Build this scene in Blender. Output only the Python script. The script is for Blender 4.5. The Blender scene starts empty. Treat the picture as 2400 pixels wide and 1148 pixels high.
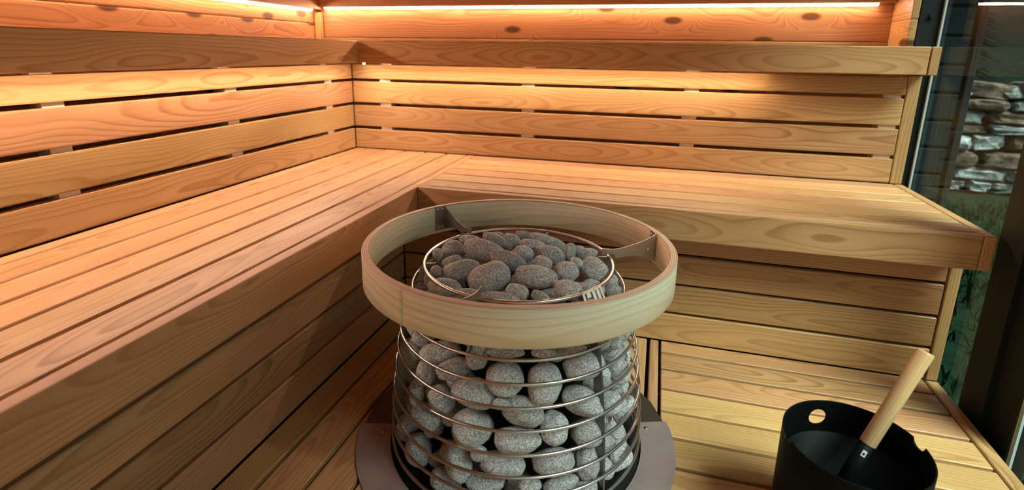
import bpy, bmesh, math, random
from mathutils import Matrix, Vector, noise

random.seed(7)
SC = bpy.context.scene
COL = SC.collection

# ------------------------------------------------------------------ camera
cam_data = bpy.data.cameras.new('camera')
cam = bpy.data.objects.new('camera', cam_data)
COL.objects.link(cam)
CAM = Vector((1.3781, -2.2158, 0.4571))
_yaw, _pitch, _roll, FPX, PPY = -0.266, -0.2442, 0.0148, 1244.3, 429.5
_f = Vector((math.sin(_yaw) * math.cos(_pitch), math.cos(_yaw) * math.cos(_pitch), math.sin(_pitch)))
_r = Vector((math.cos(_yaw), -math.sin(_yaw), 0))
_u = _r.cross(_f)
_c, _s = math.cos(_roll), math.sin(_roll)
AX_R = _c * _r + _s * _u
AX_U = -_s * _r + _c * _u
AX_F = _f
_m = Matrix((AX_R, AX_U, -AX_F)).transposed().to_4x4()
_m.translation = CAM
cam.matrix_world = _m
cam_data.sensor_fit = 'HORIZONTAL'
cam_data.sensor_width = 36.0
cam_data.lens = FPX / 2400 * 36.0
cam_data.shift_y = -(574 - PPY) / 2400
cam_data.clip_start = 0.02
cam_data.dof.use_dof = True
cam_data.dof.focus_distance = 1.35
cam_data.dof.aperture_fstop = 3.2
SC.camera = cam


def ray(px, py):
    d = AX_R * ((px - 1200) / FPX) - AX_U * ((py - PPY) / FPX) + AX_F
    return d


def hit(px, py, axis, val):
    d = ray(px, py)
    return CAM + d * ((val - CAM[axis]) / d[axis])


# ------------------------------------------------------------------ light / view
SC.view_settings.view_transform = 'Standard'
SC.view_settings.look = 'None'
SC.view_settings.gamma = 1.0
SC.view_settings.use_curve_mapping = False
SC.view_settings.exposure = 0.0
world = bpy.data.worlds.new('overcast_sky')
SC.world = world
world.use_nodes = True
_bg = world.node_tree.nodes['Background']
_bg.inputs['Color'].default_value = (0.68, 0.92, 1.0, 1)
SKY = 0.75
_bg.inputs['Strength'].default_value = SKY
sun_data = bpy.data.lights.new('sun', 'SUN')
sun_data.energy = 8.0
sun_data.angle = math.radians(30)
sun_data.color = (0.90, 0.96, 0.96)
sun = bpy.data.objects.new('sun', sun_data)
COL.objects.link(sun)
SUN_DIR = Vector((-0.49, 0.35, -0.80)).normalized()   # veiled sun, high over the glass wall
sun.rotation_euler = SUN_DIR.to_track_quat('-Z', 'Y').to_euler()
LED_COL = (1.0, 0.66, 0.43)      # high strips
LED_COL2 = (1.0, 0.82, 0.66)     # strips under the rails
LED_RAIL = 138.0      # strips under the headrest rails
LED_TOP = 90.0       # strips under the valance
try:
    SC.cycles.max_bounces = 8
    SC.cycles.diffuse_bounces = 4
    SC.cycles.glossy_bounces = 4
    SC.cycles.transparent_max_bounces = 10
    SC.cycles.sample_clamp_indirect = 6
    SC.cycles.use_denoising = True
except Exception:
    pass


# ------------------------------------------------------------------ materials
class NT:
    def __init__(self, name):
        self.m = bpy.data.materials.new(name)
        self.m.use_nodes = True
        self.t = self.m.node_tree
        self.b = self.t.nodes['Principled BSDF']

    def n(self, typ, **kw):
        nd = self.t.nodes.new(typ)
        for k, v in kw.items():
            setattr(nd, k, v)
        return nd

    def l(self, a, b):
        self.t.links.new(a, b)

    def val(self, sock, v):
        if hasattr(v, 'is_linked') or isinstance(v, bpy.types.NodeSocket):
            self.l(v, sock)
        else:
            sock.default_value = v

    def math(self, op, a, b=None, c=None, clamp=False):
        nd = self.n('ShaderNodeMath', operation=op, use_clamp=clamp)
        self.val(nd.inputs[0], a)
        if b is not None:
            self.val(nd.inputs[1], b)
        if c is not None:
            self.val(nd.inputs[2], c)
        return nd.outputs[0]

    def vmath(self, op, a, b):
        nd = self.n('ShaderNodeVectorMath', operation=op)
        self.val(nd.inputs[0], a)
        self.val(nd.inputs[1], b)
        return nd.outputs[0]

    def noise(self, vec, scale, detail=2, rough=0.5, dist=0.0, w=None):
        nd = self.n('ShaderNodeTexNoise')
        self.l(vec, nd.inputs['Vector'])
        nd.inputs['Scale'].default_value = scale
        nd.inputs['Detail'].default_value = detail
        nd.inputs['Roughness'].default_value = rough
        nd.inputs['Distortion'].default_value = dist
        return nd.outputs['Fac']

    def ramp(self, fac, stops, interp='LINEAR'):
        nd = self.n('ShaderNodeValToRGB')
        cr = nd.color_ramp
        cr.interpolation = interp
        while len(cr.elements) < len(stops):
            cr.elements.new(0.5)
        for e, (p, c) in zip(cr.elements, stops):
            e.position = p
            e.color = (*c, 1) if len(c) == 3 else c
        self.l(fac, nd.inputs['Fac'])
        return nd.outputs['Color']

    def mix(self, fac, a, b, mode='MIX'):
        nd = self.n('ShaderNodeMix', data_type='RGBA', blend_type=mode)
        self.val(nd.inputs[0], fac)
        self.val(nd.inputs[6], a if not isinstance(a, tuple) else (*a, 1))
        self.val(nd.inputs[7], b if not isinstance(b, tuple) else (*b, 1))
        return nd.outputs[2]


def wood(name, light, mid, dark, rings=105, rough=0.45, knots=False, uv=False, contrast=1.0, var=0.16, spec=0.35):
    t = NT(name)
    tc = t.n('ShaderNodeTexCoord')
    co = tc.outputs['UV' if uv else 'Object']
    oi = t.n('ShaderNodeObjectInfo')
    rnd = oi.outputs['Random']
    comb = t.n('ShaderNodeCombineXYZ')
    t.l(t.math('MULTIPLY', rnd, 41.0), comb.inputs[0])
    co_u = t.vmath('ADD', co, comb.outputs[0])
    sep = t.n('ShaderNodeSeparateXYZ')
    t.l(co, sep.inputs[0])
    v, w = sep.outputs[1], sep.outputs[2]
    # low-frequency wander of the log axis along the board
    n1 = t.noise(t.vmath('MULTIPLY', co_u, (1.1, 3.0, 3.0)), 1.0, 2, 0.5)
    n2 = t.noise(t.vmath('MULTIPLY', t.vmath('ADD', co_u, (13.1, 5.2, 3.3)), (1.7, 7.0, 7.0)), 1.0, 3, 0.55)
    r2 = t.math('FRACT', t.math('MULTIPLY', rnd, 17.31))
    r3 = t.math('FRACT', t.math('MULTIPLY', rnd, 53.77))
    vv = t.math('ADD', v, t.math('MULTIPLY', t.math('SUBTRACT', r2, 0.5), 0.11))
    vv = t.math('ADD', vv, t.math('MULTIPLY', t.math('SUBTRACT', n2, 0.5), 0.035))
    ww = t.math('ADD', w, t.math('MULTIPLY_ADD', r3, 0.05, 0.012))
    ww = t.math('ADD', ww, t.math('MULTIPLY', t.math('SUBTRACT', n1, 0.5), 0.13))
    rad = t.math('SQRT', t.math('ADD', t.math('MULTIPLY', vv, vv), t.math('MULTIPLY', ww, ww)))
    kmask = None
    if knots:
        vo = t.n('ShaderNodeTexVoronoi', voronoi_dimensions='2D', feature='F1')
        t.l(t.vmath('MULTIPLY', co_u, (2.3, 5.5, 0.6)), vo.inputs['Vector'])
        vo.inputs['Scale'].default_value = 1.0
        vo.inputs['Randomness'].default_value = 0.95
        kd = vo.outputs['Distance']
        bulge = t.math('EXPONENT', t.math('MULTIPLY', t.math('MULTIPLY', kd, kd), -26.0))
        rad = t.math('ADD', rad, t.math('MULTIPLY', bulge, 0.075))
        kmask = t.math('SMOOTH_MIN', 1.0, t.math('MAXIMUM', 0.0, t.math('MULTIPLY', t.math('SUBTRACT', 0.105, kd), 22.0)), 0.1)
    ph = t.math('FRACT', t.math('MULTIPLY', rad, rings))
    c = contrast
    line = t.ramp(ph, [(0.0, (0, 0, 0)), (0.55, (0.22 * c,) * 3), (0.86, (0.9 * c,) * 3), (0.93, (0.75 * c,) * 3), (1.0, (0, 0, 0))])
    fib = t.noise(t.vmath('MULTIPLY', co_u, (5.0, 260.0, 260.0)), 1.0, 3, 0.6)
    blot = t.noise(t.vmath('MULTIPLY', co_u, (2.2, 9.0, 9.0)), 1.0, 3, 0.6)
    base = t.mix(t.ramp(blot, [(0.3, (0, 0, 0)), (0.72, (1, 1, 1))]), light, mid)
    fade = t.noise(t.vmath('MULTIPLY', co_u, (1.3, 12.0, 12.0)), 1.0, 2, 0.5)
    fade = t.math('MULTIPLY', fade, 1.3, clamp=True)
    base = t.mix(t.math('MULTIPLY', line, fade), base, dark)
    fc = t.math('MULTIPLY_ADD', fib, 0.36, 0.82)
    base = t.mix(1.0, base, t.n('ShaderNodeCombineColor').outputs[0], 'MULTIPLY') if False else base
    hsv = t.n('ShaderNodeHueSaturation')
    t.l(base, hsv.inputs['Color'])
    tone = t.math('MULTIPLY_ADD', rnd, var * 2, 1.0 - var)
    t.l(t.math('MULTIPLY', fc, tone), hsv.inputs['Value'])
    t.l(t.math('MULTIPLY_ADD', r2, 0.024, 0.488), hsv.inputs['Hue'])
    colr = hsv.outputs[0]
    if knots:
        colr = t.mix(kmask, colr, tuple(x * 0.45 for x in dark))
    t.l(colr, t.b.inputs['Base Color'])
    t.b.inputs['Roughness'].default_value = rough
    t.b.inputs['Specular IOR Level'].default_value = spec
    bp = t.n('ShaderNodeBump')
    bp.inputs['Strength'].default_value = 0.12
    bp.inputs['Distance'].default_value = 0.002
    t.l(fib, bp.inputs['Height'])
    t.l(bp.outputs[0], t.b.inputs['Normal'])
    return t.m


def plain(name, col, rough=0.5, metal=0.0, spec=0.5, bump=0.0, bscale=60, vary=0.0):
    t = NT(name)
    tc = t.n('ShaderNodeTexCoord')
    nz = t.noise(tc.outputs['Object'], bscale, 4, 0.6)
    a = tuple(x * (1 - vary) for x in col)
    b = tuple(min(1, x * (1 + vary)) for x in col)
    t.l(t.ramp(nz, [(0.3, a), (0.7, b)]), t.b.inputs['Base Color'])
    t.b.inputs['Roughness'].default_value = rough
    t.b.inputs['Metallic'].default_value = metal
    t.b.inputs['Specular IOR Level'].default_value = spec
    if bump:
        bp = t.n('ShaderNodeBump')
        bp.inputs['Strength'].default_value = bump
        bp.inputs['Distance'].default_value = 0.003
        t.l(nz, bp.inputs['Height'])
        t.l(bp.outputs[0], t.b.inputs['Normal'])
    return t.m


def emitter(name, col, strength):
    t = NT(name)
    t.b.inputs['Base Color'].default_value = (0.8, 0.8, 0.8, 1)
    t.b.inputs['Emission Color'].default_value = (*col, 1)
    t.b.inputs['Emission Strength'].default_value = strength
    return t.m


M = {}
M['bench'] = wood('bench_wood', (0.60, 0.330, 0.147), (0.515, 0.268, 0.107), (0.30, 0.13, 0.04), rings=140)
M['pine'] = wood('pine_log', (0.58, 0.32, 0.135), (0.50, 0.26, 0.10), (0.22, 0.085, 0.028), rings=120, knots=True, contrast=0.9)
M['birch'] = wood('bent_birch', (0.85, 0.71, 0.52), (0.80, 0.64, 0.43), (0.60, 0.41, 0.22), rings=90, uv=True, contrast=0.8, var=0.0, rough=0.38)
M['handle'] = wood('turned_handle_wood', (0.66, 0.44, 0.20), (0.58, 0.36, 0.15), (0.42, 0.24, 0.09), rings=160, contrast=0.6, rough=0.4)
M['cut'] = plain('pale_spacer_wood', (0.72, 0.53, 0.37), 0.6, vary=0.12, bscale=40)
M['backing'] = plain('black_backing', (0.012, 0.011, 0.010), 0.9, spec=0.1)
M['steel'] = plain('brushed_steel', (0.55, 0.51, 0.48), 0.28, 1.0, vary=0.06, bscale=30)
M['dark_steel'] = plain('dark_steel', (0.20, 0.18, 0.16), 0.42, 0.9, vary=0.1, bscale=18)
M['flange'] = plain('grey_sheet_steel', (0.46, 0.355, 0.335), 0.5, 0.6, vary=0.14, bscale=9)
M['bracket'] = plain('satin_bracket_steel', (0.42, 0.39, 0.36), 0.4, 1.0, vary=0.06, bscale=25)
M['logo'] = plain('bright_logo_steel', (0.86, 0.86, 0.82), 0.4, 0.15, vary=0.03)
M['black_metal'] = plain('black_powder_coat', (0.0028, 0.0036, 0.0033), 0.55, 0.0, 0.08, bump=0.03, bscale=300, vary=0.2)
M['black_frame'] = plain('black_frame_paint', (0.006, 0.008, 0.007), 0.55, 0.0, 0.3, vary=0.2)
M['gasket'] = plain('pale_gasket', (0.45, 0.5, 0.48), 0.4)
M['green_paint'] = plain('dark_green_paint', (0.006, 0.012, 0.0105), 0.55, vary=0.2, bscale=12)
M['tag'] = plain('white_tag', (0.75, 0.75, 0.72), 0.5)
M['ink'] = plain('dark_ink', (0.03, 0.03, 0.06), 0.5)
M['led_rail'] = emitter('warm_led_low', LED_COL2, LED_RAIL)
M['led_top'] = emitter('warm_led_high', LED_COL, LED_TOP)
M['alu'] = plain('aluminium_profile', (0.6, 0.58, 0.55), 0.4, 1.0)


def make_laminate():
    t = NT('laminated_edge')
    tc = t.n('ShaderNodeTexCoord')
    sep = t.n('ShaderNodeSeparateXYZ')
    t.l(tc.outputs['Object'], sep.inputs[0])
    r = t.math('SQRT', t.math('ADD', t.math('MULTIPLY', sep.outputs[0], sep.outputs[0]), t.math('MULTIPLY', sep.outputs[1], sep.outputs[1])))
    ph = t.math('FRACT', t.math('MULTIPLY', r, 240.0))
    col = t.ramp(ph, [(0.0, (0.68, 0.47, 0.33)), (0.5, (0.66, 0.45, 0.31)), (0.62, (0.36, 0.19, 0.11)), (0.85, (0.40, 0.22, 0.13)), (1.0, (0.68, 0.47, 0.33))])
    t.l(col, t.b.inputs['Base Color'])
    t.b.inputs['Roughness'].default_value = 0.5
    return t.m


def make_stone():
    t = NT('grey_granite')
    geo = t.n('ShaderNodeNewGeometry')
    oi = t.n('ShaderNodeObjectInfo')
    p = geo.outputs['Position']
    n1 = t.noise(p, 620, 2, 0.7)
    n2 = t.noise(p, 240, 3, 0.7)
    n3 = t.noise(p, 25, 3, 0.5)
    f = t.math('ADD', t.math('MULTIPLY', n1, 0.62), t.math('MULTIPLY', n2, 0.38))
    col = t.ramp(f, [(0.35, (0.06, 0.054, 0.050)), (0.45, (0.24, 0.218, 0.206)), (0.53, (0.47, 0.44, 0.42)), (0.64, (0.90, 0.87, 0.84))])
    hsv = t.n('ShaderNodeHueSaturation')
    t.l(col, hsv.inputs['Color'])
    tone = t.math('MULTIPLY_ADD', oi.outputs['Random'], 0.35, 0.82)
    t.l(t.math('MULTIPLY', tone, t.math('MULTIPLY_ADD', n3, 0.3, 0.85)), hsv.inputs['Value'])
    t.l(hsv.outputs[0], t.b.inputs['Base Color'])
    t.b.inputs['Roughness'].default_value = 0.75
    t.b.inputs['Specular IOR Level'].default_value = 0.3
    bp = t.n('ShaderNodeBump')
    bp.inputs['Strength'].default_value = 0.35
    bp.inputs['Distance'].default_value = 0.0015
    t.l(f, bp.inputs['Height'])
    t.l(bp.outputs[0], t.b.inputs['Normal'])
    return t.m


def make_glass():
    t = NT('window_glass')
    t.t.nodes.remove(t.b)
    out = [n for n in t.t.nodes if n.type == 'OUTPUT_MATERIAL'][0]
    tr = t.n('ShaderNodeBsdfTransparent')
    tr.inputs['Color'].default_value = (0.86, 0.95, 0.91, 1)
    gl = t.n('ShaderNodeBsdfGlossy')
    gl.inputs['Roughness'].default_value = 0.0
    fr = t.n('ShaderNodeFresnel')
    # the ray is not bent in this thin pane, so both faces use the outside-in index
    geo = t.n('ShaderNodeNewGeometry')
    t.l(t.math('MULTIPLY_ADD', geo.outputs['Backfacing'], 1 / 1.17 - 1.17, 1.17), fr.inputs['IOR'])
    mx = t.n('ShaderNodeMixShader')
    t.l(fr.outputs[0], mx.inputs[0])
    t.l(tr.outputs[0], mx.inputs[1])
    t.l(gl.outputs[0], mx.inputs[2])
    t.l(mx.outputs[0], out.inputs['Surface'])
    return t.m


def make_grass(name, a, b, c):
    t = NT(name)
    geo = t.n('ShaderNodeNewGeometry')
    n1 = t.noise(geo.outputs['Position'], 6, 4, 0.7)
    t.l(t.ramp(n1, [(0.3, a), (0.55, b), (0.75, c)]), t.b.inputs['Base Color'])
    t.b.inputs['Roughness'].default_value = 0.9
    t.b.inputs['Specular IOR Level'].default_value = 0.1
    return t.m


def make_rock(name, a, b, c):
    t = NT(name)
    tc = t.n('ShaderNodeTexCoord')
    oi = t.n('ShaderNodeObjectInfo')
    geo = t.n('ShaderNodeNewGeometry')
    n1 = t.noise(geo.outputs['Position'], 9, 5, 0.7)
    t.l(t.ramp(n1, [(0.32, a), (0.5, b), (0.68, c)]), t.b.inputs['Base Color'])
    t.b.inputs['Roughness'].default_value = 0.85
    bp = t.n('ShaderNodeBump')
    bp.inputs['Strength'].default_value = 0.5
    bp.inputs['Distance'].default_value = 0.02
    t.l(n1, bp.inputs['Height'])
    t.l(bp.outputs[0], t.b.inputs['Normal'])
    return t.m


M['laminate'] = make_laminate()
M['stone'] = make_stone()
M['glass'] = make_glass()
M['lawn'] = make_grass('lawn', (0.002, 0.009, 0.004), (0.004, 0.017, 0.007), (0.008, 0.028, 0.009))
M['leaf'] = make_grass('leaf', (0.003, 0.012, 0.004), (0.006, 0.026, 0.008), (0.018, 0.06, 0.014))
M['needle'] = make_grass('needle', (0.002, 0.005, 0.003), (0.004, 0.009, 0.005), (0.008, 0.014, 0.008))
M['bark'] = plain('bark', (0.05, 0.035, 0.025), 0.9, vary=0.3, bscale=20)
M['rock_brown'] = make_rock('brown_fieldstone', (0.03, 0.018, 0.010), (0.085, 0.052, 0.030), (0.20, 0.135, 0.09))
M['rock_pale'] = make_rock('pale_fieldstone', (0.07, 0.065, 0.055), (0.24, 0.235, 0.215), (0.55, 0.56, 0.55))
M['mortar'] = make_rock('wall_core', (0.03, 0.028, 0.022), (0.06, 0.05, 0.04), (0.10, 0.09, 0.07))


# ------------------------------------------------------------------ helpers
def tag(o, label=None, cat=None, group=None, kind=None):
    if label:
        o['label'] = label
    if cat:
        o['category'] = cat
    if group:
        o['group'] = group
    if kind:
        o['kind'] = kind
    return o


def empty(name, loc, label=None, cat=None, group=None, kind=None):
    o = bpy.data.objects.new(name, None)
    o.empty_display_size = 0.05
    COL.objects.link(o)
    o.location = loc
    return tag(o, label, cat, group, kind)


def wm(o):
    m = o.matrix_basis.copy()
    if o.parent is not None:
        m = wm(o.parent) @ o.matrix_parent_inverse @ m
    return m


def link(name, mesh, parent=None, mat=None, matrix=None):
    o = bpy.data.objects.new(name, mesh)
    COL.objects.link(o)
    if mat is not None and not mesh.materials:
        mesh.materials.append(mat)
    if matrix is not None:
        o.matrix_world = matrix
    if parent is not None:
        o.parent = parent
        o.matrix_parent_inverse = wm(parent).inverted()
    return o


def bm_mesh(bm, name, mat=None, smooth=False):
    me = bpy.data.meshes.new(name)
    bmesh.ops.recalc_face_normals(bm, faces=bm.faces)
    bm.to_mesh(me)
    bm.free()
    if mat:
        me.materials.append(mat)
    if smooth:
        for p in me.polygons:
            p.use_smooth = True
    return me


_cache = {}


def box_mesh(l, w, t, bev, mat, seg=1):
    k = (round(l, 4), round(w, 4), round(t, 4), round(bev, 4), mat.name, seg)
    if k not in _cache:
        bm = bmesh.new()
        bmesh.ops.create_cube(bm, size=1.0, matrix=Matrix.Diagonal((l, w, t, 1)))
        if bev > 0:
            bmesh.ops.bevel(bm, geom=bm.edges[:], offset=bev, segments=seg, affect='EDGES', profile=0.7)
        _cache[k] = bm_mesh(bm, 'board', mat)
    return _cache[k]


AXM = {
    # length dir, width dir -> rotation
    'xy': Matrix(((1, 0, 0), (0, 1, 0), (0, 0, 1))),             # lies flat, along X
    'yx': Matrix(((0, -1, 0), (1, 0, 0), (0, 0, 1))),            # lies flat, along Y
    'xz': Matrix(((1, 0, 0), (0, 0, -1), (0, 1, 0))),            # stands, along X, width Z, face -Y
    'yz': Matrix(((0, 0, 1), (1, 0, 0), (0, 1, 0))),             # stands, along Y, width Z, face +X
    'zx': Matrix(((0, 1, 0), (0, 0, 1), (1, 0, 0))),             # upright, width X
    'zy': Matrix(((0, 0, 1), (0, 1, 0), (1, 0, 0))),             # upright, width Y
}


def board(name, x0, x1, y0, y1, z0, z1, mode, mat, parent, bev=0.0025, seg=1):
    """an axis-aligned piece of timber; mode = direction of length then of width"""
    d = {'x': abs(x1 - x0), 'y': abs(y1 - y0), 'z': abs(z1 - z0)}
    other = [a for a in 'xyz' if a not in mode][0]
    me = box_mesh(d[mode[0]], d[mode[1]], d[other], bev, mat, seg)
    mt = AXM[mode].to_4x4()
    mt.translation = ((x0 + x1) / 2, (y0 + y1) / 2, (z0 + z1) / 2)
    return link(name, me, parent, None, mt)


def tube_mesh(pts, rad, mat, closed=False, n=8, name='rod'):
    bm = bmesh.new()
    rings = []
    N = len(pts)
    for i, p in enumerate(pts):
        p = Vector(p)
        a = Vector(pts[(i - 1) % N]) if (closed or i > 0) else p
        b = Vector(pts[(i + 1) % N]) if (closed or i < N - 1) else p
        tdir = (b - a).normalized()
        up = Vector((0, 0, 1)) if abs(tdir.z) < 0.95 else Vector((1, 0, 0))
        s = tdir.cross(up).normalized()
        q = s.cross(tdir)
        rings.append([bm.verts.new(p + s * (rad * math.cos(k * 2 * math.pi / n)) + q * (rad * math.sin(k * 2 * math.pi / n))) for k in range(n)])
    for i in range(N if closed else N - 1):
        A, B = rings[i], rings[(i + 1) % N]
        for k in range(n):
            bm.faces.new((A[k], A[(k + 1) % n], B[(k + 1) % n], B[k]))
    if not closed:
        bm.faces.new(rings[0][::-1])
        bm.faces.new(rings[-1])
    return bm_mesh(bm, name, mat, True)


def circle_pts(cx, cy, z, r, n=96, a0=0, a1=None):
    if a1 is None:
        return [(cx + r * math.cos(2 * math.pi * i / n), cy + r * math.sin(2 * math.pi * i / n), z) for i in range(n)]
    return [(cx + r * math.cos(a0 + (a1 - a0) * i / (n - 1)), cy + r * math.sin(a0 + (a1 - a0) * i / (n - 1)), z) for i in range(n)]


def lathe_mesh(prof, mat, n=64, a0=0.0, a1=2 * math.pi, name='lathe', smooth=True, close_prof=True):
    """revolve a closed profile [(r,z)] about Z"""
    bm = bmesh.new()
    full = abs(a1 - a0 - 2 * math.pi) < 1e-6
    cnt = n if full else n + 1
    rows = []
    for i in range(cnt):
        a = a0 + (a1 - a0) * i / n
        rows.append([bm.verts.new((r * math.cos(a), r * math.sin(a), z)) for r, z in prof])
    P = len(prof)
    for i in range(n):
        A, B = rows[i], rows[(i + 1) % cnt]
        for k in range(P if close_prof else P - 1):
            vs = (A[k], B[k], B[(k + 1) % P], A[(k + 1) % P])
            try:
                bm.faces.new(vs)
            except ValueError:
                pass
    if not full and close_prof:
        bm.faces.new(rows[0][::-1])
        bm.faces.new(rows[-1])
    return bm_mesh(bm, name, mat, smooth)


def boolean(target, cutters):
    for c in cutters:
        md = target.modifiers.new('cut', 'BOOLEAN')
        md.object = c
        md.operation = 'DIFFERENCE'
        md.solver = 'EXACT'
    bpy.context.view_layer.update()
    dg = bpy.context.evaluated_depsgraph_get()
    me = bpy.data.meshes.new_from_object(target.evaluated_get(dg))
    target.modifiers.clear()
    target.data = me
    for c in cutters:
        bpy.data.objects.remove(c)


def cyl_obj(r, h, matrix, n=40):
    bm = bmesh.new()
    bmesh.ops.create_cone(bm, cap_ends=True, segments=n, radius1=r, radius2=r, depth=h)
    o = bpy.data.objects.new('cutter', bm_mesh(bm, 'cutter'))
    COL.objects.link(o)
    o.matrix_world = matrix
    return o


# ------------------------------------------------------------------ dimensions
H = -0.508            # foot level
YB, XL = 0.185, -0.289  # log walls
YF = -3.05            # front end of the room
GX = 2.295            # glass plane
CEIL = 1.38

# ------------------------------------------------------------------ setting: walls
wall_back = board('wall_back', XL - 0.12, 2.30, YB + 0.06, YB + 0.14, -0.85, CEIL, 'xz', M['backing'], None, 0)
tag(wall_back, kind='structure')
for k in range(-8, 9):
    z0 = 0.510 + 0.140 * k
    board('log', XL - 0.01, 2.21, YB, YB + 0.058, z0, z0 + 0.140, 'xz', M['pine'], wall_back, 0.006, 2)
wall_left = board('wall_left', XL - 0.14, XL - 0.06, YF - 0.1, YB + 0.06, -0.85, CEIL, 'yz', M['backing'], None, 0)
tag(wall_left, kind='structure')
for k in range(-8, 9):
    z0 = 0.574 + 0.140 * k
    board('log', XL - 0.058, XL, YF, YB - 0.002, z0, z0 + 0.140, 'yz', M['pine'], wall_left, 0.006, 2)
wall_right = board('wall_right', 2.226, 2.285, 0.030, YB + 0.055, -0.85, CEIL, 'yz', M['backing'], None, 0)
tag(wall_right, kind='structure')
for k in range(-8, 9):
    z0 = 0.585 + 0.140 * k
    board('log', 2.200, 2.225, 0.018, YB - 0.001, z0, z0 + 0.140, 'yz', M['pine'], wall_right, 0.006, 2)
trim_1 = board('trim_1', XL, XL + 0.030, YB - 0.030, YB, -0.5, 0.628, 'zx', M['pine'], None, 0.003)
tag(trim_1, kind='structure')
# valance boards the upper strips hide under
trim_2 = board('trim_2', XL + 0.030, 2.198, YB - 0.030, YB, 0.652, 0.80, 'xz', M['pine'], None, 0.002)
tag(trim_2, kind='structure')
trim_3 = board('trim_3', XL, XL + 0.030, YF, YB, 0.640, 0.80, 'yz', M['pine'], None, 0.002)
tag(trim_3, kind='structure')
ceiling = board('ceiling', XL - 0.12, 2.40, YF - 0.1, YB + 0.14, CEIL, CEIL + 0.1, 'yx', M['pine'], None, 0)
tag(ceiling, kind='structure')
wall_front = board('wall_front', XL - 0.12, 1.42, YF - 0.10, YF - 0.02, -0.85, CEIL, 'xz', M['pine'], None, 0)
tag(wall_front, kind='structure')

# ------------------------------------------------------------------ floor (boarded platform)
floor = board('floor', 0.40, 2.27, YF, -0.40, H - 0.09, H - 0.024, 'yx', M['backing'], None, 0)
tag(floor, kind='structure')
xs = [0.477, 0.567, 0.672, 0.777, 0.882, 0.987, 1.092, 1.197, 1.302, 1.407, 1.446]
for a, b in zip(xs[:-1], xs[1:]):
    board('floor_plank', a + 0.0055, b - 0.0055, YF, -0.4815, H - 0.024, H, 'yx', M['bench'], floor, 0.003)
ys = [-0.477, -0.558, -0.656, -0.761]
while ys[-1] > YF:
    ys.append(ys[-1] - 0.1045)
for a, b in zip(ys[:-1], ys[1:]):
    board('floor_plank', 1.449, 2.229, b + 0.006, a - 0.006, H - 0.024, H, 'xy', M['bench'], floor, 0.002)
board('floor_edge', 2.234, 2.270, YF, -0.483, H - 0.09, H, 'yx', M['bench'], floor, 0.003)

# ------------------------------------------------------------------ benches
SG = [0.002, 0.051, 0.154, 0.258, 0.362, 0.466, 0.5685]   # slat joints from the backrest outwards
ZP = [-0.5120, -0.402, -0.297, -0.190, -0.084]              # joints of the panel below

bench_l = empty('sauna_bench', (0.3, -1.5, H), 'long wooden sauna bench running along the left log wall', 'bench', 'sauna benches')
for a, b in zip(SG[:-1], SG[1:]):
    board('slat', a + 0.0042, b - 0.0042, YF, -0.001, -0.026, 0.0, 'yx', M['bench'], bench_l, 0.003)
board('fascia_board', 0.570, 0.600, YF, -0.572, -0.098, 0.0, 'yz', M['bench'], bench_l, 0.004, 2)
board('slat', 0.570, 0.5995, -0.571, -0.001, -0.026, 0.0, 'yx', M['bench'], bench_l, 0.003)
for a, b in zip(ZP[:-1], ZP[1:]):
    board('panel_board', 0.458, 0.480, YF, -0.482, a + 0.0045, b - 0.0045, 'yz', M['bench'], bench_l, 0.003)
board('panel_board', 0.458, 0.480, YF, -0.482, -0.081, -0.030, 'yz', M['bench'], bench_l, 0.003)
board('panel_backing', 0.440, 0.456, YF, -0.47, H, -0.03, 'yz', M['backing'], bench_l, 0)

bench_r = empty('sauna_bench', (1.4, -0.3, H), 'shorter wooden sauna bench below the back wall, ending at the window', 'bench', 'sauna benches')
SR = [0.002, 0.080, 0.180, 0.279, 0.379, 0.480, 0.572]
for a, b in zip(SR[:-1], SR[1:]):
    board('slat', 0.602, 2.236, -b + 0.0035, -a - 0.0035, -0.026, 0.0, 'xy', M['bench'], bench_r, 0.003)
board('fascia_board', 0.602, 2.236, -0.600, -0.574, -0.098, 0.0, 'xz', M['bench'], bench_r, 0.004, 2)
board('end_board', 2.238, 2.267, -0.601, -0.003, -0.098, 0.0, 'yz', M['bench'], bench_r, 0.003)
for a, b in zip(ZP[:-1], ZP[1:]):
    board('panel_board', 0.482, 2.233, -0.480, -0.458, a + 0.0045, b - 0.0045, 'xz', M['bench'], bench_r, 0.003)
board('panel_board', 0.482, 2.233, -0.480, -0.458, -0.081, -0.030, 'xz', M['bench'], bench_r, 0.003)
board('panel_backing', 0.482, 2.233, -0.456, -0.440, H, -0.03, 'xz', M['backing'], bench_r, 0)
board('end_post', 2.237, 2.267, -0.482, -0.43, H, -0.099, 'zx', M['bench'], bench_r, 0.002)

# ------------------------------------------------------------------ backrests
ZB = [(0.002, 0.0922), (0.1053, 0.2020), (0.2155, 0.3117), (0.3240, 0.388)]
back_l = empty('slatted_backrest', (0, -1.5, 0), 'slatted wooden backrest of four boards along the left wall', 'backrest', 'slatted backrests')
for a, b in ZB:
    board('back_board', -0.025, 0.0, YF, -0.001, a, b, 'yz', M['bench'], back_l, 0.004, 2)
for yc in (-1.284, -0.732, -0.18, -1.84, -2.4):
    board('batten', -0.050, -0.027, yc - 0.025, yc + 0.025, 0.0, 0.394, 'zy', M['cut'], back_l, 0.001)
GAPS = [(a[1] + 0.0003, b[0] - 0.0003) for a, b in zip(ZB[:-1], ZB[1:])]
for yc in (-1.284, -0.732, -0.18, -1.84, -2.4):
    for a, b in GAPS:
        board('spacer', -0.0265, -0.007, yc - 0.025, yc + 0.025, a, b, 'yx', M['cut'], back_l, 0)
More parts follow.
